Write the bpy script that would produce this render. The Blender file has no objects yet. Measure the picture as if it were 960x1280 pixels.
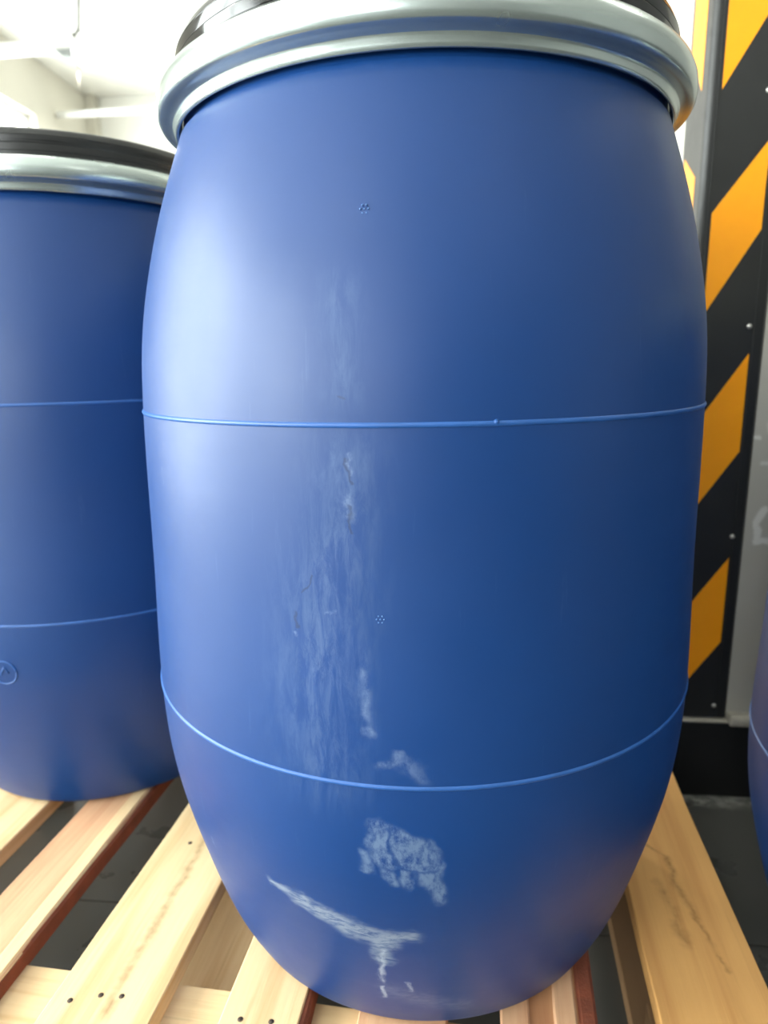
import bpy, bmesh, math, random
from mathutils import Vector, Matrix
random.seed(7)
C = bpy.context.scene.collection
sc = bpy.context.scene
rad = math.radians

# ------------------------------------------------------------------ camera
PITCH, ROLL, FPX = 0.2195, -0.0175, 839.0
f = Vector((0, math.cos(PITCH), -math.sin(PITCH)))
u0 = Vector((0, math.sin(PITCH), math.cos(PITCH)))
r0 = Vector((1, 0, 0))
rr = math.cos(ROLL)*r0 + math.sin(ROLL)*u0
uu = -math.sin(ROLL)*r0 + math.cos(ROLL)*u0
cam = bpy.data.cameras.new('camera')
co = bpy.data.objects.new('camera', cam)
C.objects.link(co)
co.matrix_world = Matrix(((rr.x, uu.x, -f.x, 0), (rr.y, uu.y, -f.y, 0), (rr.z, uu.z, -f.z, .775), (0, 0, 0, 1)))
cam.sensor_fit = 'VERTICAL'
cam.sensor_height = 36
cam.sensor_width = 27
cam.lens = FPX/1280*36
cam.clip_start = .01
cam.dof.use_dof = True
cam.dof.focus_distance = .52
cam.dof.aperture_fstop = 5.6
sc.camera = co

# ------------------------------------------------------------------ world, light, exposure
w = bpy.data.worlds.new('world')
sc.world = w
w.use_nodes = True
bg = w.node_tree.nodes['Background']
bg.inputs[0].default_value = (.93, .97, 1, 1)
bg.inputs[1].default_value = 3.0
sc.view_settings.view_transform = 'Standard'
sc.view_settings.look = 'None'
sc.view_settings.gamma = 1
sc.view_settings.use_curve_mapping = False
sc.view_settings.exposure = 0.0

ROOM = rad(-6)                       # the building is turned six degrees against the camera
RM = Matrix.Rotation(ROOM, 4, 'Z')
WINDOWS = [(-4.0, -1.5), (-1.1, 1.5), (4.6, 5.9)]   # along the left wall
WZ0, WZ1 = .12, 2.85
LEFT, RIGHT, BACK, FRONT, CEIL = -3.5, 4.2, 6.85, -4.5, 3.3


def area(name, loc, direction, sx, sy, power, col=(1, 1, 1), parent=None):
    l = bpy.data.lights.new(name, 'AREA')
    l.shape = 'RECTANGLE'
    l.size, l.size_y, l.energy, l.color = sx, sy, power, col
    o = bpy.data.objects.new(name, l)
    C.objects.link(o)
    m = Vector(direction).to_track_quat('-Z', 'Y').to_matrix().to_4x4()
    o.matrix_world = RM @ Matrix.Translation(loc) @ m
    return o


for b0, b1 in WINDOWS:               # daylight entering through the three windows
    area('window_daylight', (LEFT-.28, (b0+b1)/2, (WZ0+WZ1)/2), (1, 0, 0), b1-b0+.3, WZ1-WZ0, 168*(b1-b0), (.92, 1, .97))
FW = (-3.2, -.7, .8, 2.76)            # unseen window added for frontal light, behind and left of the camera
area('window_daylight', ((FW[0]+FW[1])/2, FRONT-.28, (FW[2]+FW[3])/2), (0, 1, 0), FW[1]-FW[0], FW[3]-FW[2], 105, (.95, 1, .99))
LAMPS = [(-2.65, 5.1), (1.2, 5.1), (-1.6, 1.6), (1.9, 1.6), (-1.6, -2.0), (1.9, -2.0)]  # only the first lamp is in view; the rest are added for light
LAMP_W = [85, 50, 20, 10, 8, 6]

# ------------------------------------------------------------------ helpers


def link(name, me, mat=None, parent=None, smooth=False):
    o = bpy.data.objects.new(name, me)
    C.objects.link(o)
    if mat and not me.materials:
        me.materials.append(mat)
    if parent:
        o.parent = parent
    if smooth:
        me.polygons.foreach_set('use_smooth', [True]*len(me.polygons))
    return o


def tag(o, label=None, cat=None, group=None, kind=None):
    for k, v in (('label', label), ('category', cat), ('group', group), ('kind', kind)):
        if v:
            o[k] = v
    return o


def empty(name, loc=(0, 0, 0), rz=0):
    o = bpy.data.objects.new(name, None)
    o.empty_display_size = .1
    C.objects.link(o)
    o.location = loc
    o.rotation_euler.z = rz
    return o


def mesh_from(bm, name):
    me = bpy.data.meshes.new(name)
    bm.to_mesh(me)
    bm.free()
    return me


def box_bm(x0, x1, y0, y1, z0, z1, bev=0, bm=None, segs=2):
    b = bmesh.new()
    v = [b.verts.new((x, y, z)) for z in (z0, z1) for y in (y0, y1) for x in (x0, x1)]
    for q in ((0, 2, 3, 1), (4, 5, 7, 6), (0, 1, 5, 4), (2, 6, 7, 3), (0, 4, 6, 2), (1, 3, 7, 5)):
        b.faces.new([v[i] for i in q])
    if bev:
        bmesh.ops.bevel(b, geom=b.edges[:], offset=bev, segments=segs, affect='EDGES', profile=.6)
    if bm is None:
        return b
    me = mesh_from(b, 't')
    bm.from_mesh(me)
    bpy.data.meshes.remove(me)
    return bm


def box(name, x0, x1, y0, y1, z0, z1, mat, parent=None, bev=0):
    return link(name, mesh_from(box_bm(x0, x1, y0, y1, z0, z1, bev), name), mat, parent)


def lathe_me(name, prof, seg=160, closed=False):
    vs, fs = [], []
    for (r, z) in prof:
        for k in range(seg):
            a = 2*math.pi*k/seg
            vs.append((r*math.cos(a), r*math.sin(a), z))
    n = len(prof)
    for i in range(n if closed else n-1):
        for k in range(seg):
            k2 = (k+1) % seg
            i2 = (i+1) % n
            fs.append((i*seg+k, i*seg+k2, i2*seg+k2, i2*seg+k))
    me = bpy.data.meshes.new(name)
    me.from_pydata(vs, [], fs)
    return me


def tube_bm(pts, r, seg=10, bm=None):
    bm = bm or bmesh.new()
    pts = [Vector(p) for p in pts]
    rings = []
    for i, p in enumerate(pts):
        d = (pts[min(i+1, len(pts)-1)]-pts[max(i-1, 0)]).normalized()
        a = d.cross(Vector((0, 0, 1)))
        if a.length < .05:
            a = d.cross(Vector((0, 1, 0)))
        a.normalize()
        b = d.cross(a)
        rings.append([bm.verts.new(p+r*(math.cos(2*math.pi*k/seg)*a+math.sin(2*math.pi*k/seg)*b)) for k in range(seg)])
    for A, B in zip(rings, rings[1:]):
        for k in range(seg):
            bm.faces.new((A[k], A[(k+1) % seg], B[(k+1) % seg], B[k]))
    bm.faces.new(rings[0][::-1])
    bm.faces.new(rings[-1])
    bmesh.ops.recalc_face_normals(bm, faces=bm.faces[:])
    return bm


def prism_bm(poly, t0, t1, axis):
    """extrude a polygon of (s, z) along an axis: 'b' -> s is x, extruded over y; 'a' -> s is y, extruded over x"""
    bm = bmesh.new()
    mk = (lambda s, z, t: (s, t, z)) if axis == 'b' else (lambda s, z, t: (t, s, z))
    A = [bm.verts.new(mk(s, z, t0)) for s, z in poly]
    B = [bm.verts.new(mk(s, z, t1)) for s, z in poly]
    bm.faces.new(A)
    bm.faces.new(B[::-1])
    for i in range(len(poly)):
        j = (i+1) % len(poly)
        bm.faces.new((A[i], B[i], B[j], A[j]))
    bmesh.ops.recalc_face_normals(bm, faces=bm.faces[:])
    return bm


# ------------------------------------------------------------------ materials
class NT:
    def __init__(s, name):
        s.m = bpy.data.materials.new(name)
        s.m.use_nodes = True
        s.t = s.m.node_tree
        s.p = s.t.nodes['Principled BSDF']

    def n(s, typ, **kw):
        q = s.t.nodes.new(typ)
        for k, v in kw.items():
            setattr(q, k, v)
        return q

    def set(s, sock, v):
        if hasattr(v, 'is_output'):
            s.t.links.new(v, sock)
        elif isinstance(v, (tuple, list)) and len(v) == 3 and sock.type == 'RGBA':
            sock.default_value = (*v, 1)
        else:
            sock.default_value = v

    def math(s, op, a, b=None, clamp=False):
        q = s.n('ShaderNodeMath', operation=op, use_clamp=clamp)
        s.set(q.inputs[0], a)
        if b is not None:
            s.set(q.inputs[1], b)
        return q.outputs[0]

    def mix(s, fac, a, b):
        q = s.n('ShaderNodeMix', data_type='RGBA')
        s.set(q.inputs[0], fac)
        s.set(q.inputs[6], a)
        s.set(q.inputs[7], b)
        return q.outputs[2]

    def noise(s, vec, scale, detail=4, rough=.55, dist=0):
        q = s.n('ShaderNodeTexNoise')
        s.set(q.inputs['Vector'], vec)
        q.inputs['Scale'].default_value = scale
        q.inputs['Detail'].default_value = detail
        q.inputs['Roughness'].default_value = rough
        q.inputs['Distortion'].default_value = dist
        return q.outputs[0]

    def ramp(s, v, lo, hi, a=0., b=1.):
        q = s.n('ShaderNodeMapRange', interpolation_type='SMOOTHSTEP')
        s.set(q.inputs[0], v)
        q.inputs[1].default_value, q.inputs[2].default_value = lo, hi
        q.inputs[3].default_value, q.inputs[4].default_value = a, b
        return q.outputs[0]

    def mapping(s, vec, scale=(1, 1, 1), loc=(0, 0, 0)):
        q = s.n('ShaderNodeMapping')
        s.set(q.inputs[0], vec)
        q.inputs['Scale'].default_value = scale
        s.set(q.inputs['Location'], loc)
        return q.outputs[0]

    def obj(s):
        return s.n('ShaderNodeTexCoord').outputs['Object']

    def bump(s, h, strength, dist=.001, prev=None):
        q = s.n('ShaderNodeBump')
        q.inputs['Strength'].default_value = strength
        q.inputs['Distance'].default_value = dist
        s.set(q.inputs['Height'], h)
        if prev is not None:
            s.set(q.inputs['Normal'], prev)
        return q.outputs[0]

    def out(s, col=None, rough=None, metal=None, normal=None, spec=None):
        for k, v in (('Base Color', col), ('Roughness', rough), ('Metallic', metal), ('Normal', normal), ('Specular IOR Level', spec)):
            if v is not None:
                s.set(s.p.inputs[k], v)
        return s.m


def stroke_group():
    g = bpy.data.node_groups.new('stroke', 'ShaderNodeTree')
    for nm, ty in (('P', 'NodeSocketVector'), ('A', 'NodeSocketVector'), ('B', 'NodeSocketVector'), ('R', 'NodeSocketFloat'), ('Soft', 'NodeSocketFloat')):
        g.interface.new_socket(nm, in_out='INPUT', socket_type=ty)
    g.interface.new_socket('Mask', in_out='OUTPUT', socket_type='NodeSocketFloat')
    N, L = g.nodes.new, g.links.new
    i, o = N('NodeGroupInput'), N('NodeGroupOutput')

    def vm(op, a, b, out=0):
        q = N('ShaderNodeVectorMath')
        q.operation = op
        L(a, q.inputs[0])
        L(b, q.inputs[1])
        return q.outputs[out]

    def m(op, a, b, clamp=False):
        q = N('ShaderNodeMath')
        q.operation = op
        q.use_clamp = clamp
        L(a, q.inputs[0])
        L(b, q.inputs[1])
        return q.outputs[0]
    pa = vm('SUBTRACT', i.outputs[0], i.outputs[1])
    ba = vm('SUBTRACT', i.outputs[2], i.outputs[1])
    h = m('DIVIDE', vm('DOT_PRODUCT', pa, ba, 1), vm('DOT_PRODUCT', ba, ba, 1), True)
    sc_ = N('ShaderNodeVectorMath')
    sc_.operation = 'SCALE'
    L(ba, sc_.inputs[0])
    L(h, sc_.inputs['Scale'])
    dv = vm('SUBTRACT', pa, sc_.outputs[0])
    ln = N('ShaderNodeVectorMath')
    ln.operation = 'LENGTH'
    L(dv, ln.inputs[0])
    d = m('SUBTRACT', ln.outputs['Value'], i.outputs[3])
    mr = N('ShaderNodeMapRange')
    mr.interpolation_type = 'SMOOTHSTEP'
    L(d, mr.inputs[0])
    neg = N('ShaderNodeMath')
    neg.operation = 'MULTIPLY'
    L(i.outputs[4], neg.inputs[0])
    neg.inputs[1].default_value = -1
    L(neg.outputs[0], mr.inputs[1])
    L(i.outputs[4], mr.inputs[2])
    mr.inputs[3].default_value = 1
    mr.inputs[4].default_value = 0
    L(mr.outputs[0], o.inputs[0])
    return g


SG = stroke_group()


def strokes(t, P, segs):
    acc = None
    for (A, B, R, S) in segs:
        q = t.n('ShaderNodeGroup', node_tree=SG)
        t.set(q.inputs['P'], P)
        q.inputs['A'].default_value = (*A, 0)
        q.inputs['B'].default_value = (B[0]+1e-5, B[1], 0)
        q.inputs['R'].default_value = R
        q.inputs['Soft'].default_value = S
        acc = q.outputs[0] if acc is None else t.math('MAXIMUM', acc, q.outputs[0])
    return acc




def drum_material(name, marks):
    t = NT(name)
    O = t.obj()
    sep = t.n('ShaderNodeSeparateXYZ')
    t.set(sep.inputs[0], O)
    ang = t.math('ARCTAN2', sep.outputs[0], t.math('MULTIPLY', sep.outputs[1], -1.))
    s = t.math('MULTIPLY', ang, .28)
    cmb = t.n('ShaderNodeCombineXYZ')
    t.set(cmb.inputs[0], s)
    t.set(cmb.inputs[1], sep.outputs[2])
    P = cmb.outputs[0]
    soft = t.noise(O, 5, 3)
    col = t.mix(soft, (.0020, .031, .138), (.0028, .039, .166))
    rough = t.ramp(t.noise(O, 9, 5), .3, .7, .40, .48)
    # faint vertical scuffing all over
    sv = t.noise(t.mapping(P, (90, 7, 1)), 1, 5, .7)
    fine = t.ramp(sv, .62, .8)
    col = t.mix(t.math('MULTIPLY', fine, .10), col, (.18, .26, .42))
    if marks:
        q = t.n('ShaderNodeTexNoise')
        t.set(q.inputs['Vector'], P)
        q.inputs['Scale'].default_value = 70
        q.inputs['Detail'].default_value = 4
        vm = t.n('ShaderNodeVectorMath', operation='MULTIPLY_ADD')
        t.set(vm.inputs[0], q.outputs['Color'])
        vm.inputs[1].default_value = (.014, .014, 0)
        off = t.n('ShaderNodeVectorMath', operation='ADD')
        t.set(off.inputs[0], P)
        off.inputs[1].default_value = (-.007, -.007, 0)
        t.set(vm.inputs[2], off.outputs[0])
        PD = vm.outputs[0]
        k = rad(1)*.28

        def pt(a, zr):
            return (a*k, zr+.63)
        patchy = t.ramp(t.noise(t.mapping(P, (1, .55, 1)), 110, 7, .75), .34, .60)
        streaky = t.ramp(t.noise(t.mapping(P, (60, 240, 1)), 1, 5, .7, .4), .30, .62)
        # dried label residue: a square patch with a ragged lower edge
        res = strokes(t, PD, [
            (pt(-9.9, -.358), pt(-2.5, -.374), .006, .004), (pt(-9.6, -.372), pt(-1.6, -.385), .010, .004),
            (pt(-9.2, -.388), pt(-1.2, -.394), .009, .004), (pt(-8.6, -.402), pt(-7.2, -.412), .004, .003),
            (pt(-5.4, -.402), pt(-5.0, -.416), .004, .003), (pt(-2.6, -.405), pt(.6, -.43), .005, .004),
            (pt(-11.9, -.385), pt(-11.7, -.402), .003, .004), (pt(-1.0, -.40), pt(.2, -.43), .006, .004)])
        # gap scratched across the patch
        gap = strokes(t, PD, [(pt(-8.2, -.362), pt(-6.6, -.402), .0016, .0015), (pt(-6.4, -.399), pt(-.6, -.400), .001, .0015)])
        res = t.math('MULTIPLY', res, t.math('SUBTRACT', 1., t.math('MULTIPLY', gap, .8)))
        # the smear running down to the right, and its drip
        smear = strokes(t, PD, [
            (pt(-31, -.447), pt(-24, -.457), .0035, .004), (pt(-25, -.457), pt(-14, -.479), .009, .006),
            (pt(-17, -.474), pt(-9, -.487), .010, .008), (pt(-11, -.490), pt(-10, -.512), .007, .007),
            (pt(-9, -.481), pt(-4.5, -.476), .006, .007)])
        drip = strokes(t, PD, [(pt(-10.2, -.500), pt(-11, -.545), .0024, .003), (pt(-11, -.556), pt(-11, -.572), .002, .0015),
                               (pt(-5.6, -.545), pt(-5.2, -.556), .0015, .002)])
        foot = strokes(t, PD, [(pt(-10, -.56), pt(6, -.585), .008, .012)])
        # worn, dusty strip left of the middle, widened to paint in highlight haze
        dust_haze = strokes(t, PD, [
            (pt(-13.5, -.07), pt(-15.5, -.15), .016, .03), (pt(-17, -.16), pt(-19, -.24), .022, .045), (pt(-20, -.24), pt(-18.5, -.31), .02, .045),
            (pt(-12, -.21), pt(-11, -.275), .004, .012), (pt(-14, .05), pt(-13, -.02), .006, .02)])
        tick = strokes(t, PD, [
            (pt(-13.2, -.095), pt(-13.0, -.108), .0035, .004), (pt(-12.6, -.062), pt(-12.4, -.078), .0012, .0015),
            (pt(-9.2, -.303), pt(-6.2, -.301), .0022, .003), (pt(-6.3, -.292), pt(-6.2, -.300), .003, .003), (pt(-5.5, -.300), pt(-2.5, -.312), .004, .008),
            (pt(-53.6, -.088), pt(-53.6, -.10), .0012, .001), (pt(-17.2, -.182), pt(-15.7, -.180), .0009, .0008), (pt(-48.6, -.445), pt(-48.0, -.456), .0018, .0012),
            (pt(-21.9, -.201), pt(-21.8, -.202), .0012, .001), (pt(-11.3, -.228), pt(-11.0, -.262), .0025, .004), (pt(-10.9, -.275), pt(-10.5, -.278), .003, .003)])
        dark = strokes(t, PD, [(pt(-12.9, -.066), pt(-12.5, -.085), .001, .001), (pt(-20.5, -.168), pt(-18.8, -.155), .0008, .001),
                               (pt(-13.8, -.024), pt(-12.9, -.024), .0009, .0008), (pt(-21.9, -.185), pt(-21.6, -.195), .0009, .001),
                               (pt(-12.8, -.10), pt(-12.7, -.12), .0012, .0012)])
        dmask = t.math('MULTIPLY', dust_haze, t.ramp(t.noise(t.mapping(P, (120, 26, 1)), 1, 6, .72, .5), .36, .72))
        col = t.mix(t.math('MULTIPLY', dmask, .24), col, (.22, .30, .42))
        col = t.mix(t.math('MULTIPLY', t.math('MULTIPLY', foot, streaky), .30), col, (.20, .22, .30))
        col = t.mix(t.math('MULTIPLY', t.math('MULTIPLY', res, patchy), .48), col, (.19, .26, .36))
        col = t.mix(t.math('MULTIPLY', t.math('MULTIPLY', smear, t.ramp(streaky, 0, 1, .2, 1)), .62), col, (.29, .33, .37))
        col = t.mix(t.math('MULTIPLY', t.math('MULTIPLY', drip, patchy), .7), col, (.38, .43, .50))
        col = t.mix(t.math('MULTIPLY', t.math('MULTIPLY', tick, patchy), .17), col, (.42, .52, .68))
        col = t.mix(t.math('MULTIPLY', dark, .7), col, (.01, .025, .08))
        allm = t.math('MAXIMUM', t.math('MAXIMUM', res, smear), dmask)
        rough = t.math('ADD', rough, t.math('MULTIPLY', allm, .18))
    nb = t.bump(t.noise(t.mapping(P, (3, 60, 1)), 1, 3), .10, .0012)
    nb = t.bump(t.noise(O, 420, 2), .04, .0004, nb)
    return t.out(col, rough, 0, nb, .45)


def plain(name, col, rough, metal=0, nscale=20, var=.12, bump=0, spec=.5, stretch=(1, 1, 1)):
    t = NT(name)
    O = t.mapping(t.obj(), stretch)
    n = t.noise(O, nscale, 5)
    lo = tuple(c*(1-var) for c in col)
    hi = tuple(min(1, c*(1+var)) for c in col)
    nb = t.bump(t.noise(O, nscale*6, 3), bump, .001) if bump else None
    return t.out(t.mix(n, lo, hi), t.ramp(n, .2, .8, max(0, rough-.05), min(1, rough+.05)), metal, nb, spec)


def emitter(name, col, strength):
    t = NT(name)
    t.out(col, .5)
    t.set(t.p.inputs['Emission Color'], col)
    t.p.inputs['Emission Strength'].default_value = strength
    return t.m


def wood(name, pale, late, accent, marks=None, mark_col=(.10, .05, .02)):
    t = NT(name)
    O = t.obj()
    oi = t.n('ShaderNodeObjectInfo')
    rnd = oi.outputs['Random']
    cmb = t.n('ShaderNodeCombineXYZ')
    for k, s_ in enumerate((31., 57., 13.)):
        t.set(cmb.inputs[k], t.math('MULTIPLY', rnd, s_))
    V = t.mapping(O, (1, 1, 1), cmb.outputs[0])
    grain = t.noise(t.mapping(V, (38, 1.6, 38)), 1, 5, .6, .35)
    fine = t.noise(t.mapping(V, (260, 7, 260)), 1, 3, .6)
    blotch = t.noise(t.mapping(V, (9, 2.2, 9)), 1, 3)
    col = t.mix(t.ramp(grain, .40, .72), pale, late)
    col = t.mix(t.math('MULTIPLY', t.ramp(blotch, .5, .75), .65), col, accent)
    col = t.mix(t.math('MULTIPLY', t.ramp(fine, .55, .75), .16), col, tuple(c*.45 for c in late))
    knot = t.n('ShaderNodeTexVoronoi')
    t.set(knot.inputs['Vector'], t.mapping(V, (7, 2.6, 0)))
    knot.inputs['Scale'].default_value = 1
    col = t.mix(t.math('MULTIPLY', t.ramp(knot.outputs['Distance'], .03, .10, 1, 0), .45), col, (.20, .10, .035))
    if marks:
        sp = t.n('ShaderNodeSeparateXYZ')
        t.set(sp.inputs[0], O)
        cb = t.n('ShaderNodeCombineXYZ')
        nz = t.math('MULTIPLY', t.math('SUBTRACT', t.noise(O, 45, 4), .5), .02)
        t.set(cb.inputs[0], t.math('ADD', sp.outputs[0], nz))
        t.set(cb.inputs[1], sp.outputs[1])
        mk = strokes(t, cb.outputs[0], marks)
        col = t.mix(t.math('MULTIPLY', mk, t.ramp(t.noise(V, 60, 4), .3, .65, .25, .8)), col, mark_col)
    nb = t.bump(t.noise(t.mapping(V, (150, 5, 150)), 1, 4), .35, .0012)
    return t.out(col, .72, 0, nb, .3)


M = {}
M['drum'] = drum_material('blue_plastic_stained', True)
M['drum_clean'] = drum_material('blue_plastic', False)
M['bead'] = plain('blue_plastic_bead', (.018, .085, .29), .4, 0, 40, .25)
M['dot'] = plain('blue_plastic_pale', (.06, .15, .36), .5, 0, 40, .1)  # paler colour brightens the raised dots where they shade too dark
M['lid'] = plain('black_plastic_glossy', (.008, .008, .009), .10, 0, 30, .2)
M['lid_dull'] = plain('black_plastic_dusty', (.018, .018, .018), .3, 0, 4, .5, .04, stretch=(1, 1, 60))
M['ring'] = plain('galvanized_steel', (.50, .56, .54), .25, .85, 6, .05)
M['pine_a'] = wood('pine_pale', (.76, .55, .31), (.58, .34, .155), (.68, .43, .23))
M['pine_streak'] = wood('pine_pale_streak', (.78, .58, .33), (.64, .41, .20), (.60, .40, .20),
                        [((.008, -.50), (.004, -.30), .0035, .009), ((.004, -.30), (-.004, -.10), .002, .007), ((.012, -.16), (.016, -.08), .008, .025)], (.27, .155, .06))
M['pine_pink'] = wood('pine_pink', (.68, .40, .23), (.56, .28, .15), (.55, .22, .11))
M['pine_ochre'] = wood('pine_ochre', (.62, .33, .11), (.50, .24, .075), (.40, .20, .06),
                       [((-.030, -.165), (.001, -.195), .0012, .003), ((.001, -.195), (.002, -.24), .003, .005),
                        ((.002, -.24), (.010, -.285), .002, .006), ((.010, -.285), (.026, -.36), .001, .004),
                        ((-.02, -.24), (-.008, -.33), .002, .010)], (.16, .075, .02))
M['pine_red'] = wood('pine_split', (.50, .25, .12), (.36, .13, .055), (.30, .08, .035))
M['bark'] = plain('red_bark', (.20, .05, .022), .9, 0, 60, .5, .6)
M['pine_shaded'] = wood('pine_shade_under_deck', (.34, .20, .10), (.24, .13, .06), (.22, .12, .055))  # pine darkened in its colour for the shade under the deck
M['nail'] = plain('nail_rust', (.09, .065, .05), .6, .6, 200, .3)
M['rubber'] = plain('black_rubber', (.014, .0145, .014), .42, 0, 18, .35, .25)
M['yellow'] = plain('yellow_reflective', (.95, .345, .003), .38, 0, 30, .06, .05)
M['screw'] = plain('screw_steel', (.62, .60, .56), .4, .7, 60, .1)
M['white_wall'] = plain('white_plaster', (.88, .87, .82), .8, 0, 6, .03, .1)
M['left_wall'] = plain('cream_plaster', (.72, .69, .60), .85, 0, 5, .04, .1)
M['grey_wall'] = plain('plaster_greyed_for_light', (.30, .30, .29), .85, 0, 6, .05, .1)  # unseen walls darkened to grey so less light bounces onto the drums
M['white_paint'] = plain('white_enamel', (.82, .82, .80), .45, 0, 10, .03)
M['grey_paint'] = plain('lamp_grey', (.32, .34, .34), .5, .3, 10, .05)
M['black_paint'] = plain('black_paint', (.006, .006, .0062), .5, 0, 12, .5, .15)
M['mortar'] = plain('pale_mortar', (.50, .46, .38), .9, 0, 60, .25, .5)
M['cable'] = plain('grey_cable', (.05, .048, .04), .6, 0, 40, .1)
M['pvc'] = plain('window_frame_white', (.75, .76, .76), .35, 0, 10, .03)
M['lamp_on'] = emitter('lamp_glow', (1, .98, .94), 9)


def column_material():
    t = NT('column_paint')
    O = t.obj()
    n = t.noise(O, 7, 5)
    col = t.mix(n, (.45, .43, .375), (.53, .51, .45))
    sp = t.n('ShaderNodeSeparateXYZ')
    t.set(sp.inputs[0], O)
    cb = t.n('ShaderNodeCombineXYZ')
    nz = t.math('MULTIPLY', t.math('SUBTRACT', t.noise(O, 60, 3), .5), .012)
    t.set(cb.inputs[0], t.math('ADD', sp.outputs[0], nz))
    t.set(cb.inputs[1], t.math('ADD', sp.outputs[2], nz))
    mk = strokes(t, cb.outputs[0], [((.515, .525), (.503, .502), .006, .003), ((.503, .502), (.508, .478), .006, .003), ((.508, .472), (.545, .470), .006, .003),
                                    ((.545, .47), (.55, .52), .006, .003), ((.515, .655), (.515, .668), .008, .003), ((.488, .646), (.496, .645), .003, .003), ((.502, .602), (.515, .604), .002, .004)])
    face = t.ramp(sp.outputs[1], 1.149, 1.155, 1, 0)
    col = t.mix(t.math('MULTIPLY', mk, t.math('MULTIPLY', face, .85)), col, (.80, .79, .74))
    return t.out(col, .55, 0, t.bump(t.noise(O, 40, 4), .15, .001))


M['column'] = column_material()


def floor_material():
    t = NT('floor_tile_grey')
    O = t.obj()
    n = t.noise(O, 3, 6)
    col = t.mix(n, (.062, .062, .056), (.10, .10, .09))
    sp = t.n('ShaderNodeSeparateXYZ')
    t.set(sp.inputs[0], O)
    cb = t.n('ShaderNodeCombineXYZ')
    nz = t.math('MULTIPLY', t.math('SUBTRACT', t.noise(O, 30, 4), .5), .03)
    t.set(cb.inputs[0], sp.outputs[0])
    t.set(cb.inputs[1], t.math('ADD', sp.outputs[1], nz))
    mk = strokes(t, cb.outputs[0], [((.37, 1.112), (.9, 1.112), .012, .014)])
    mk = t.math('MULTIPLY', mk, t.ramp(t.noise(O, 55, 4), .35, .6, .2, 1))
    col = t.mix(t.math('MULTIPLY', mk, .85), col, (.42, .41, .37))
    return t.out(col, t.ramp(t.noise(O, 12, 5), .3, .7, .25, .42), 0, t.bump(t.noise(O, 70, 3), .06, .0006))


M['floor'] = floor_material()
M['grout'] = plain('pale_grout', (.26, .25, .22), .9, 0, 50, .15)


def glass_material():
    t = NT('window_glass')
    tr = t.n('ShaderNodeBsdfTransparent')
    gl = t.n('ShaderNodeBsdfGlossy')
    gl.inputs['Roughness'].default_value = .02
    mx = t.n('ShaderNodeMixShader')
    mx.inputs[0].default_value = .06
    t.t.links.new(tr.outputs[0], mx.inputs[1])
    t.t.links.new(gl.outputs[0], mx.inputs[2])
    t.t.links.new(mx.outputs[0], t.t.nodes['Material Output'].inputs[0])
    return t.m


M['glass'] = glass_material()

# ------------------------------------------------------------------ setting


def struct(o, label=None):
    o['kind'] = 'structure'
    if label:
        o['label'] = label
    if o.parent is None:
        o.rotation_euler.z = ROOM
    return o


floor = struct(box('floor', LEFT, RIGHT, FRONT, BACK, -.12, -.003, M['grout']), 'dark grey tiled floor under the pallet')
TS = .6
for i in range(-3, 4):
    for j in range(-1, 4):
        a0, b0 = i*TS-.27, j*TS+.2
        x = box('floor_tile', a0+.0015, a0+TS-.0015, b0+.0015, b0+TS-.0015, -.003, 0, M['floor'], floor)
# beyond the tiles that can be told apart the floor is one screed
G0, G1, H0, H1 = -3*TS-.27, 4*TS-.27, -.4, 2.6
bm = bmesh.new()
for (x0, x1, y0, y1) in ((LEFT, G0, FRONT, BACK), (G1, RIGHT, FRONT, BACK), (G0, G1, FRONT, H0), (G0, G1, H1, BACK)):
    box_bm(x0, x1, y0, y1, -.003, 0, 0, bm)
o = link('far_floor_tiles', mesh_from(bm, 'far_floor_tiles'), M['floor'], floor)
o['kind'] = 'stuff'

struct(box('ceiling', LEFT-.3, RIGHT+.2, FRONT-.2, BACK+.2, CEIL, CEIL+.2, M['white_wall']), 'white ceiling')
struct(box('wall_back', LEFT-.3, RIGHT+.2, BACK, BACK+.2, -.12, CEIL, M['white_wall']), 'white plastered back wall')
struct(box('wall_right', RIGHT, RIGHT+.2, FRONT-.2, BACK, -.12, CEIL, M['grey_wall']), 'unseen side wall, greyed to bounce less light')
bm = bmesh.new()
for q in ((LEFT-.3, FW[0], -.12, CEIL), (FW[1], RIGHT, -.12, CEIL), (FW[0], FW[1], -.12, FW[2]), (FW[0], FW[1], FW[3], CEIL)):
    box_bm(q[0], q[1], FRONT-.2, FRONT, q[2], q[3], 0, bm)
struct(link('wall_front', mesh_from(bm, 'wall_front'), M['grey_wall']), 'wall behind the camera, greyed to bounce less light')
bm = bmesh.new()
box_bm(LEFT-.2, LEFT, FRONT, BACK, -.12, WZ0, 0, bm)
box_bm(LEFT-.2, LEFT, FRONT, BACK, WZ1, CEIL, 0, bm)
prev = FRONT
for b0, b1 in WINDOWS:
    box_bm(LEFT-.2, LEFT, prev, b0, WZ0, WZ1, 0, bm)
    prev = b1
box_bm(LEFT-.2, LEFT, prev, BACK, WZ0, WZ1, 0, bm)
struct(link('wall_left', mesh_from(bm, 'wall_left'), M['left_wall']), 'cream plastered wall with three wide windows')
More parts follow.
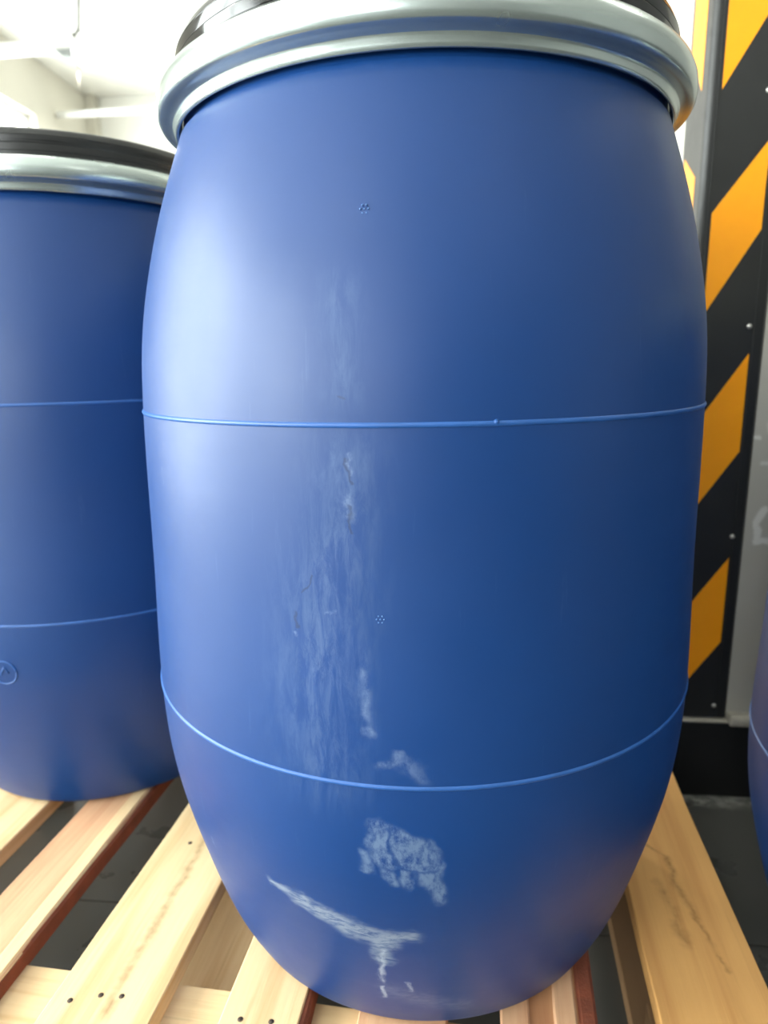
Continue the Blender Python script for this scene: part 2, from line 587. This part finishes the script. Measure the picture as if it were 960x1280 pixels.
for k, (b0, b1) in enumerate(WINDOWS):
    wn = struct(empty('window_%d' % (k+1)), 'wide white framed window in the cream wall')
    bm = bmesh.new()
    x0, x1 = LEFT-.13, LEFT-.07
    box_bm(x0, x1, b0, b1, WZ0, WZ0+.05, 0, bm)
    box_bm(x0, x1, b0, b1, WZ1-.05, WZ1, 0, bm)
    box_bm(x0, x1, b0, b0+.05, WZ0+.05, WZ1-.05, 0, bm)
    box_bm(x0, x1, b1-.05, b1, WZ0+.05, WZ1-.05, 0, bm)
    mid = (b0+b1)/2
    box_bm(x0, x1, mid-.03, mid+.03, WZ0+.05, WZ1-.05, 0, bm)
    link('window_frame', mesh_from(bm, 'window_frame'), M['pvc'], wn)
    for y0, y1 in ((b0+.05, mid-.03), (mid+.03, b1-.05)):
        box('pane', LEFT-.103, LEFT-.097, y0, y1, WZ0+.05, WZ1-.05, M['glass'], wn)
wn = struct(empty('window_4'), 'unseen white framed window added behind the camera for frontal light')
bm = bmesh.new()
y0, y1 = FRONT-.13, FRONT-.07
for q in ((FW[0], FW[1], FW[2], FW[2]+.05), (FW[0], FW[1], FW[3]-.05, FW[3]), (FW[0], FW[0]+.05, FW[2]+.05, FW[3]-.05), (FW[1]-.05, FW[1], FW[2]+.05, FW[3]-.05)):
    box_bm(q[0], q[1], y0, y1, q[2], q[3], 0, bm)
link('window_frame', mesh_from(bm, 'window_frame'), M['pvc'], wn)
box('pane', FW[0]+.05, FW[1]-.05, FRONT-.103, FRONT-.097, FW[2]+.05, FW[3]-.05, M['glass'], wn)
# boxed riser in the corner of the cream and the back wall
struct(box('trim_1', LEFT, LEFT+.09, BACK-.1, BACK, 0, CEIL, M['left_wall']), 'narrow boxed riser in the far corner')

# column with its black plinth
col = struct(box('column', .377, .90, 1.146, 1.66, 0, CEIL, M['column']), 'square grey and white painted concrete column behind the right of the big drum')
col['kind'] = 'structure'
bm = box_bm(.3745, .90, 1.126, 1.146, 0, .144, .002)
link('plinth', mesh_from(bm, 'plinth'), M['black_paint'], col)
bm = box_bm(.376, .485, 1.1275, 1.146, .144, .1465, .0008)
link('mortar_ledge', mesh_from(bm, 'mortar_ledge'), M['mortar'], col)
bm = box_bm(.486, .560, 1.122, 1.146, .139, .158, .005)
for v in bm.verts:
    v.co += Vector((random.uniform(-1, 1), random.uniform(-1, 1), random.uniform(-1, 1)))*.0015
link('mortar_lump', mesh_from(bm, 'mortar_lump'), M['mortar'], col)

# striped corner guard: an L of black rubber screwed to the column
guard = empty('corner_guard')
guard.rotation_euler.z = ROOM
tag(guard, 'black rubber corner guard with orange-yellow slanted stripes screwed to the column', 'corner guard')
T = .008
pr = []
fx0, fb0 = .377-T, 1.146-T
for k in range(7):                   # rounded ridge
    a = math.pi + (math.pi/2)*k/6
    pr.append((fx0+.010+.010*math.cos(a), fb0+.010+.010*math.sin(a)))
outline = [(.377, 1.236), (.3725, 1.2375), (fx0, 1.233)] + pr + [(.480, fb0), (.4845, 1.1425), (.4845, 1.146), (.377, 1.146)]
bm = bmesh.new()
z0, z1 = .149, 1.50
A = [bm.verts.new((x, y, z0)) for x, y in outline]
B = [bm.verts.new((x, y, z1)) for x, y in outline]
n = len(outline)
for i in range(n):
    j = (i+1) % n
    bm.faces.new((A[i], A[j], B[j], B[i]))
bm.faces.new(A[::-1])
bm.faces.new(B)
bmesh.ops.recalc_face_normals(bm, faces=bm.faces[:])
link('guard_body', mesh_from(bm, 'guard_body'), M['rubber'], guard)
# thin raised rib lines along both edges of the front flange
for x in (.3835, .467):
    link('rib', mesh_from(box_bm(x-.0012, x+.0012, fb0-.0014, fb0+.0005, z0+.004, z1-.004, .0004), 'rib'), M['rubber'], guard)
SL, SR = .3885, .4625
FS = [(1.315, 1.405, 1.282, 1.156), (.987, 1.087, .962, .838), (.665, .779, .624, .512), (.335, .444, .293, .185)]   # LT, RT, RB, LB
for lt, rt, rb, lb in FS:
    bm = prism_bm([(SL, lt), (SR, rt), (SR, rb), (SL, lb)], fb0-.0006, fb0+.003, 'b')
    link('stripe', mesh_from(bm, 'stripe'), M['yellow'], guard)
for nr, fr, frb, nrb in [(1.315, 1.39, 1.235, 1.165), (1.045, 1.085, .985, .905), (.665, .77, .62, .512), (.335, .44, .29, .185)]:
    bm = prism_bm([(1.166, nr), (1.222, fr), (1.222, frb), (1.166, nrb)], fx0-.0006, fx0+.003, 'a')
    link('stripe', mesh_from(bm, 'stripe'), M['yellow'], guard)
for (x, z) in ((.454, 1.152), (.459, .820), (.4645, .481), (.4615, .172)):
    me = lathe_me('screw', [(.0001, .0028), (.0018, .0026), (.0034, .0016), (.0040, 0), (.0040, -.002)], 20)
    s = link('screw', me, M['screw'], guard, True)
    s.rotation_euler.x = rad(90)
    s.location = (x, fb0-.0002, z)
bm = bmesh.new()

# ------------------------------------------------------------------ drums


def cubic(kz, kr, zs):
    n = len(kz)
    # natural cubic spline by Thomas algorithm
    h = [kz[i+1]-kz[i] for i in range(n-1)]
    a = [0.]*n; b = [1.]*n; c = [0.]*n; d = [0.]*n
    for i in range(1, n-1):
        a[i], b[i], c[i] = h[i-1], 2*(h[i-1]+h[i]), h[i]
        d[i] = 6*((kr[i+1]-kr[i])/h[i]-(kr[i]-kr[i-1])/h[i-1])
    for i in range(1, n):
        m = a[i]/b[i-1]
        b[i] -= m*c[i-1]
        d[i] -= m*d[i-1]
    m2 = [0.]*n
    for i in range(n-1, -1, -1):
        m2[i] = (d[i]-(c[i]*m2[i+1] if i < n-1 else 0))/b[i]
    out = []
    for z in zs:
        i = max(0, min(n-2, sum(1 for q in kz if q <= z)-1))
        t, hi = z-kz[i], h[i]
        out.append(kr[i]+t*((kr[i+1]-kr[i])/hi-hi*(2*m2[i]+m2[i+1])/6)+t*t*m2[i]/2+t**3*(m2[i+1]-m2[i])/(6*hi))
    return out


KZ = [.012, .03, .06, .13, .21, .308, .43, .53, .587, .66, .73, .78, .81, .838]
KR = [.2275, .2365, .2481, .2682, .286, .2930, .2900, .2885, .2872, .2822, .2690, .2552, .2452, .2355]
zs = [.012+(.832-.012)*i/90 for i in range(91)]
body = [(0.001, .012), (.19, .012), (.205, .002), (.214, 0), (.221, .003), (.2255, .008)] + list(zip(cubic(KZ, KR, zs), zs)) + [(.2352, .8335), (.2345, .8345), (.2330, .8370), (.2328, .8450), (.2328, .8740)]
RING = [(.2345, .8450), (.2372, .8385), (.2388, .8370), (.2402, .8375), (.2412, .8400), (.2418, .8435), (.2428, .8453), (.2432, .8457), (.2485, .8473), (.2530, .8488), (.2545, .8500), (.2560, .8530), (.2566, .8580),
        (.2557, .8650), (.2530, .8710), (.2480, .8750), (.2430, .8760), (.2395, .8740), (.2375, .8690), (.2350, .8560)]


def bands(rows):
    """tight support loops keep each lid band flat between its grooves"""
    o = []
    for (p, q) in zip(rows, rows[1:]):
        d = math.hypot(q[0]-p[0], q[1]-p[1])
        e = min(.0003, d*.3)/d
        o += [(p[0]+(q[0]-p[0])*e, p[1]+(q[1]-p[1])*e), (p[0]+(q[0]-p[0])*(1-e), p[1]+(q[1]-p[1])*(1-e))]
    return o


LID = bands([(.2350, .8680), (.2384, .8752), (.2384, .8812), (.2379, .8813), (.2379, .8817), (.2384, .8818), (.2384, .8896), (.2379, .8897), (.2379, .8901), (.2383, .8902),
             (.2383, .8985), (.2377, .8987), (.2377, .8992), (.2381, .8994), (.2360, .9040), (.2342, .9068), (.2310, .9085), (.2270, .9090), (.2220, .9075), (.2190, .9030), (.2170, .8950), (.2120, .8930), (.12, .8930),
             (.11, .8950)]) + [(.001, .8950)]


def bend(me, k):
    for v in me.vertices:
        v.co.x += k*(max(0, v.co.z-.45)/.4)**2


def make_drum(mat, lidmat):
    root = empty('plastic_drum')
    me = lathe_me('drum_body', body, 192)
    link('drum_body', me, mat, root, True)
    for z0 in (.308, .587):
        r = cubic(KZ, KR, [z0])[0]
        me = lathe_me('seam_bead', [(r-.001, z0-.0024), (r+.0008, z0-.0016), (r+.0014, z0), (r+.0008, z0+.0016), (r-.001, z0+.0024)], 192)
        link('seam_bead', me, M['bead'], root, True)
    me = lathe_me('clamp_ring', RING, 192, True)
    link('clamp_ring', me, M['ring'], root, True)
    me = lathe_me('lid', LID, 192)
    link('lid', me, lidmat, root, True)
    me.set_sharp_from_angle(angle=rad(22))
    return root


def on_drum(ang, z, out=0.):
    r = cubic(KZ, KR, [z])[0]+out
    a = rad(ang)
    return Vector((r*math.sin(a), -r*math.cos(a), z))


def embossed_dots(root, ang, z):
    bm = bmesh.new()
    c = on_drum(ang, z)
    nrm = Vector((math.sin(rad(ang)), -math.cos(rad(ang)), 0))
    tx = Vector((math.cos(rad(ang)), math.sin(rad(ang)), 0))
    for (i, j) in ((0, 0), (1, 0), (-1, 0), (.5, .9), (-.5, .9), (.5, -.9), (-.5, -.9)):
        p = c+tx*i*.0028+Vector((0, 0, j*.0028))
        bmesh.ops.create_icosphere(bm, subdivisions=1, radius=.0008, matrix=Matrix.Translation(p-nrm*.0002))
    o = link('embossed_mark', mesh_from(bm, 'embossed_mark'), M['dot'], root, True)
    o['label'] = 'small cluster of raised dots moulded in the wall'
    return o


GRP = 'blue plastic drums'
d1 = make_drum(M['drum'], M['lid'])
d1.location = (.0393, .751, .1453)
tag(d1, 'big blue plastic drum with pale residue and smears on its wall', 'drum', GRP)
for ch in d1.children:               # this drum leans a little to one side near its mouth
    bend(ch.data, .005)
embossed_dots(d1, -10.5, .731)
embossed_dots(d1, -8.6, .445)
# small flash nub on the upper seam
bm = bmesh.new()
bmesh.ops.create_icosphere(bm, subdivisions=2, radius=.0022, matrix=Matrix.Translation(on_drum(7.9, .588)))
link('mould_nub', mesh_from(bm, 'mould_nub'), M['bead'], d1, True)
# steel tab standing on the closing ring
bm = box_bm(-.0052, .0052, -.003, .003, 0, .022, .001)
lug = link('ring_tab', mesh_from(bm, 'ring_tab'), M['ring'], d1)
lug['label'] = 'pale steel tab on the closing ring'
lug.location = (.247*math.sin(rad(-12.3)), -.247*math.cos(rad(-12.3)), .862)
lug.rotation_euler.z = rad(-12.3)

d2 = make_drum(M['drum_clean'], M['lid_dull'])
d2.location = (-.475, 1.10, .1453)
tag(d2, 'unstained blue drum with black lid on the pallet, behind the stained drum', 'drum', GRP)
# embossed date circle with a pointer
ca, cz = -4.7, .243
nrm = Vector((math.sin(rad(ca)), -math.cos(rad(ca)), 0))
pts = []
for k in range(25):
    a = 2*math.pi*k/24
    pts.append(on_drum(ca+math.degrees(.0165*math.cos(a)/.288), cz+.0165*math.sin(a), .0002))
bm = tube_bm(pts, .0011, 6)
tube_bm([on_drum(ca-1.2, cz-.004, .0002), on_drum(ca+.2, cz+.008, .0002), on_drum(ca+1.2, cz-.001, .0002)], .0011, 6, bm)
e = link('embossed_mark', mesh_from(bm, 'embossed_mark'), M['bead'], d2, True)
e['label'] = 'moulded ring with a small pointer inside'

d3 = make_drum(M['drum_clean'], M['lid_dull'])
d3.location = (.745, .68, 0)
tag(d3, 'blue drum standing on the grey floor in front of the column', 'drum', GRP)

# ------------------------------------------------------------------ pallet
PH = math.atan(.165)
pal = empty('wooden_pallet', (0, 0, 0), -PH)
tag(pal, 'rough pine pallet with gapped deck boards carrying two blue drums', 'pallet')
V0, V1 = .45, 1.53


def board(name, u0_, u1_, v0, v1, z0, z1, mat, along='v', wob=.0012, parent=pal, bev=.0012):
    bm = bmesh.new()
    L = (v1-v0) if along == 'v' else (u1_-u0_)
    W = (u1_-u0_) if along == 'v' else (v1-v0)
    n = 14
    ph = random.uniform(0, 6)
    rings = []
    for i in range(n+1):
        s = -L/2+L*i/n
        jl = wob*(math.sin(ph+s*9)+random.uniform(-.5, .5))
        jr = wob*(math.sin(ph*2+s*7)+random.uniform(-.5, .5))
        h = z1-z0
        q = [(-W/2+jl, -h/2), (W/2+jr, -h/2), (W/2+jr, h/2-bev), (W/2+jr-bev, h/2), (-W/2+jl+bev, h/2), (-W/2+jl, h/2-bev)]
        rings.append([bm.verts.new((x, s, z)) for x, z in q])
    for A, B in zip(rings, rings[1:]):
        for k in range(6):
            bm.faces.new((A[k], A[(k+1) % 6], B[(k+1) % 6], B[k]))
    bm.faces.new(rings[0][::-1])
    bm.faces.new(rings[-1])
    bmesh.ops.recalc_face_normals(bm, faces=bm.faces[:])
    o = link(name, mesh_from(bm, name), mat, parent)
    o.location = ((u0_+u1_)/2, (v0+v1)/2, (z0+z1)/2)
    if along == 'u':
        o.rotation_euler.z = rad(90)
    return o


slats = [(-.905, -.812, 'pine_a'), (-.752, -.644, 'pine_a'), (-.589, -.507, 'pine_pink'), (-.436, -.324, 'pine_streak'), (-.257, -.1765, 'pine_a'),
         (-.120, -.036, 'pine_pink'), (.0176, .107, 'pine_red'), (.172, .286, 'pine_ochre')]
deck = []
for u0_, u1_, m in slats:
    k = len(deck)
    deck.append(board('deck_board', u0_, u1_, V0, V1, .123, {2: .1432, 6: .1415}.get(k, .145), M[m]))
# pale waney edge of the pink board, and the torn bark edges
for k, lo, hi, mat, nm in ((2, .012, .0012, 'pine_a', 'waney_edge'),):
    u0_, u1_, _ = slats[k]
    o = board(nm, u1_-.024, u1_+.0006, V0+.001, V1-.001, .1265, .1449, M[mat], parent=deck[k], bev=.004)
    o.location = ((u1_-.024+u1_)/2-(u0_+u1_)/2, 0, (.1265+.1449)/2-deck[k].location.z)
for k in (2, 4, 6):
    u0_, u1_, _ = slats[k]
    w_ = {2: .004, 4: .003, 6: .012}[k]
    o = board('bark_edge', u1_-w_, u1_+.004, V0+.002, V1-.002, .121, .1425 if k != 6 else .1449, M['bark'], wob=.0022, parent=deck[k], bev=.003)
    o.location.x -= (u0_+u1_)/2
    o.location.y = 0
    o.location.z -= deck[k].location.z
# a raised sliver splits the red board lengthways
u0_, u1_, _ = slats[6]
for s0, s1, h in ((.019, .049, .1449), (.0715, .0895, .1449)):
    o = board('split_strip', s0, s1, V0+.002, V1-.3, .140, h, M['pine_pink'], wob=.003, parent=deck[6], bev=.002)
    o.location.x -= (u0_+u1_)/2
    o.location.y -= (V0+V1)/2
    o.location.z -= deck[6].location.z
UL, UR = -.905, .286
for v0 in (.452, .94, 1.428):
    board('cross_board', UL, UR, v0, v0+.10, .101, .1228, M['pine_a'], 'u')
    for ub in (UL, -.375, .172):
        board('block', ub, ub+(.1135 if ub != -.375 else .13), v0, v0+(.17 if ub > 0 and v0 < .5 else .098), .020, .1008, M['pine_shaded'])
for ub, w_ in ((UL, .114), (-.41, .19), (.172, .114)):
    board('bottom_board', ub, ub+w_, V0, V1, 0, .0198, M['pine_shaded' if ub > 0 else 'pine_a'])  # right-hand runner gets the darkened pine, standing in for deep shade
NAILS = {3: [(-.416, .50), (-.388, .510), (-.366, .512), (-.345, .99), (-.41, .985), (-.395, .735)], 4: [(-.236, .506), (-.205, .508)], 2: [(-.575, .50), (-.53, .505)], 7: [(.20, .50), (.255, .505)],
         1: [(-.73, .99), (-.67, .995)], 6: [(.05, .5)]}
nail_me = lathe_me('nail', [(.0001, .0006), (.0022, .0005), (.0029, 0), (.0029, -.001)], 12)
for k, ps in NAILS.items():
    u0_, u1_, _ = slats[k]
    for (u_, v_) in ps:
        nl = link('nail', nail_me, M['nail'], deck[k], True)
        nl.location = (u_-(u0_+u1_)/2, v_-(V0+V1)/2, {2: .1432, 6: .1415}.get(k, .145)+.0002-deck[k].location.z)

# ------------------------------------------------------------------ ceiling services
S = 5.1/5.25


def far(a, z):                       # measured at depth 5.25, brought to the trunking's own depth
    return (a*S, (z-.775)*S+.775)


def run(name, label, cat, parts):
    r = empty(name)
    r.rotation_euler.z = ROOM
    tag(r, label, cat)
    return r


TZ = far(0, 3.062)[1]
tr = box('cable_trunking', LEFT+.01, RIGHT-.01, 5.06, 5.14, TZ-.035, TZ+.035, M['white_paint'], None, .004)
tr.rotation_euler.z = ROOM
tag(tr, 'long white metal trunking hung below the ceiling above the glowing batten lamp', 'trunking')
pp = link('conduit_pipe', mesh_from(tube_bm([(LEFT+.02, 6.2, 2.944), (RIGHT-.02, 6.2, 2.944)], .028, 16), 'conduit_pipe'), M['white_paint'], None, True)
pp.rotation_euler.z = ROOM
tag(pp, 'lower thin white conduit running across in front of the back wall', 'pipe')
LBL = ['glowing batten lamp under the white trunking, near the cream wall', 'unseen batten lamp added for light at the far end of the trunking',
       'unseen added ceiling batten lamp nearest the middle window', 'unseen added ceiling batten lamp above the column', 'unseen added ceiling batten lamp behind the camera near the windows', 'unseen added ceiling batten lamp behind the camera near the right wall']
for k, (a, b) in enumerate(LAMPS):
    on_tr = k < 2
    zt = TZ-.036 if on_tr else CEIL-.001
    lamp = empty('ceiling_lamp', RM @ Vector((a, b, zt)), ROOM)
    tag(lamp, LBL[k], 'lamp', 'batten lamps on the ceiling')
    if on_tr:
        hl = .16
        bm = bmesh.new()
        box_bm(-.02, hl+.005, -.05, .05, -.075, 0, 0, bm)
        link('lamp_glass', mesh_from(bm, 'lamp_glass'), M['lamp_on'], lamp)
        bm = prism_bm([(-hl, -.002), (-.021, -.002), (-.021, -.06), (-hl+.06, -.045)], -.05, .05, 'b')
        link('lamp_housing', mesh_from(bm, 'lamp_housing'), M['grey_paint'], lamp)
    else:
        hl = .6
        link('lamp_housing', mesh_from(box_bm(-hl, hl, -.06, .06, -.04, 0, .004), 'lamp_housing'), M['white_paint'], lamp)
        link('lamp_glass', mesh_from(tube_bm([(-hl+.03, 0, -.06), (hl-.03, 0, -.06)], .016, 12), 'lamp_glass'), M['lamp_on'], lamp, True)
    area('lamp_light', (a, b, zt-.10), (0, 0, -1), hl*2, .1, LAMP_W[k], (1, .97, .90))
# cables dropping from the ceiling to the trunking
cb = empty('drop_cable')
cb.rotation_euler.z = ROOM
tag(cb, 'grey cables dropping from the ceiling in loops onto the white trunking', 'cable')


def cab(pts, r):
    p = []
    for a, z in pts:
        q = far(a, z)
        p.append(Vector((q[0], 5.10, q[1])))
    # smooth by Catmull-Rom
    out = []
    for i in range(len(p)-1):
        p0, p1, p2, p3 = p[max(i-1, 0)], p[i], p[i+1], p[min(i+2, len(p)-1)]
        for j in range(6):
            t = j/6
            out.append(.5*((2*p1)+(p2-p0)*t+(2*p0-5*p1+4*p2-p3)*t*t+(3*p1-p0-3*p2+p3)*t**3))
    out.append(p[-1])
    link('cable_strand', mesh_from(tube_bm(out, r, 8), 'cable_strand'), M['cable'], cb, True)


cab([(-2.685, 3.375), (-2.70, 3.24), (-2.711, 3.17), (-2.74, 3.13), (-2.755, 3.098)], .010)
cab([(-2.66, 3.375), (-2.622, 3.25), (-2.612, 3.18), (-2.63, 3.142), (-2.68, 3.137), (-2.715, 3.165)], .006)
cab([(-2.812, 3.242), (-2.79, 3.19), (-2.765, 3.14), (-2.745, 3.098)], .008)
cab([(-2.812, 3.375), (-2.813, 3.242)], .002)
cd = link('pull_cord', mesh_from(tube_bm([(-2.773*S, 5.17, TZ-.03), (-2.79*S, 5.17, far(0, 2.80)[1])], .003, 8), 'pull_cord'), M['cable'], None, True)
cd.rotation_euler.z = ROOM
tag(cd, 'thin grey cord hanging straight down under the glowing batten lamp', 'cord')
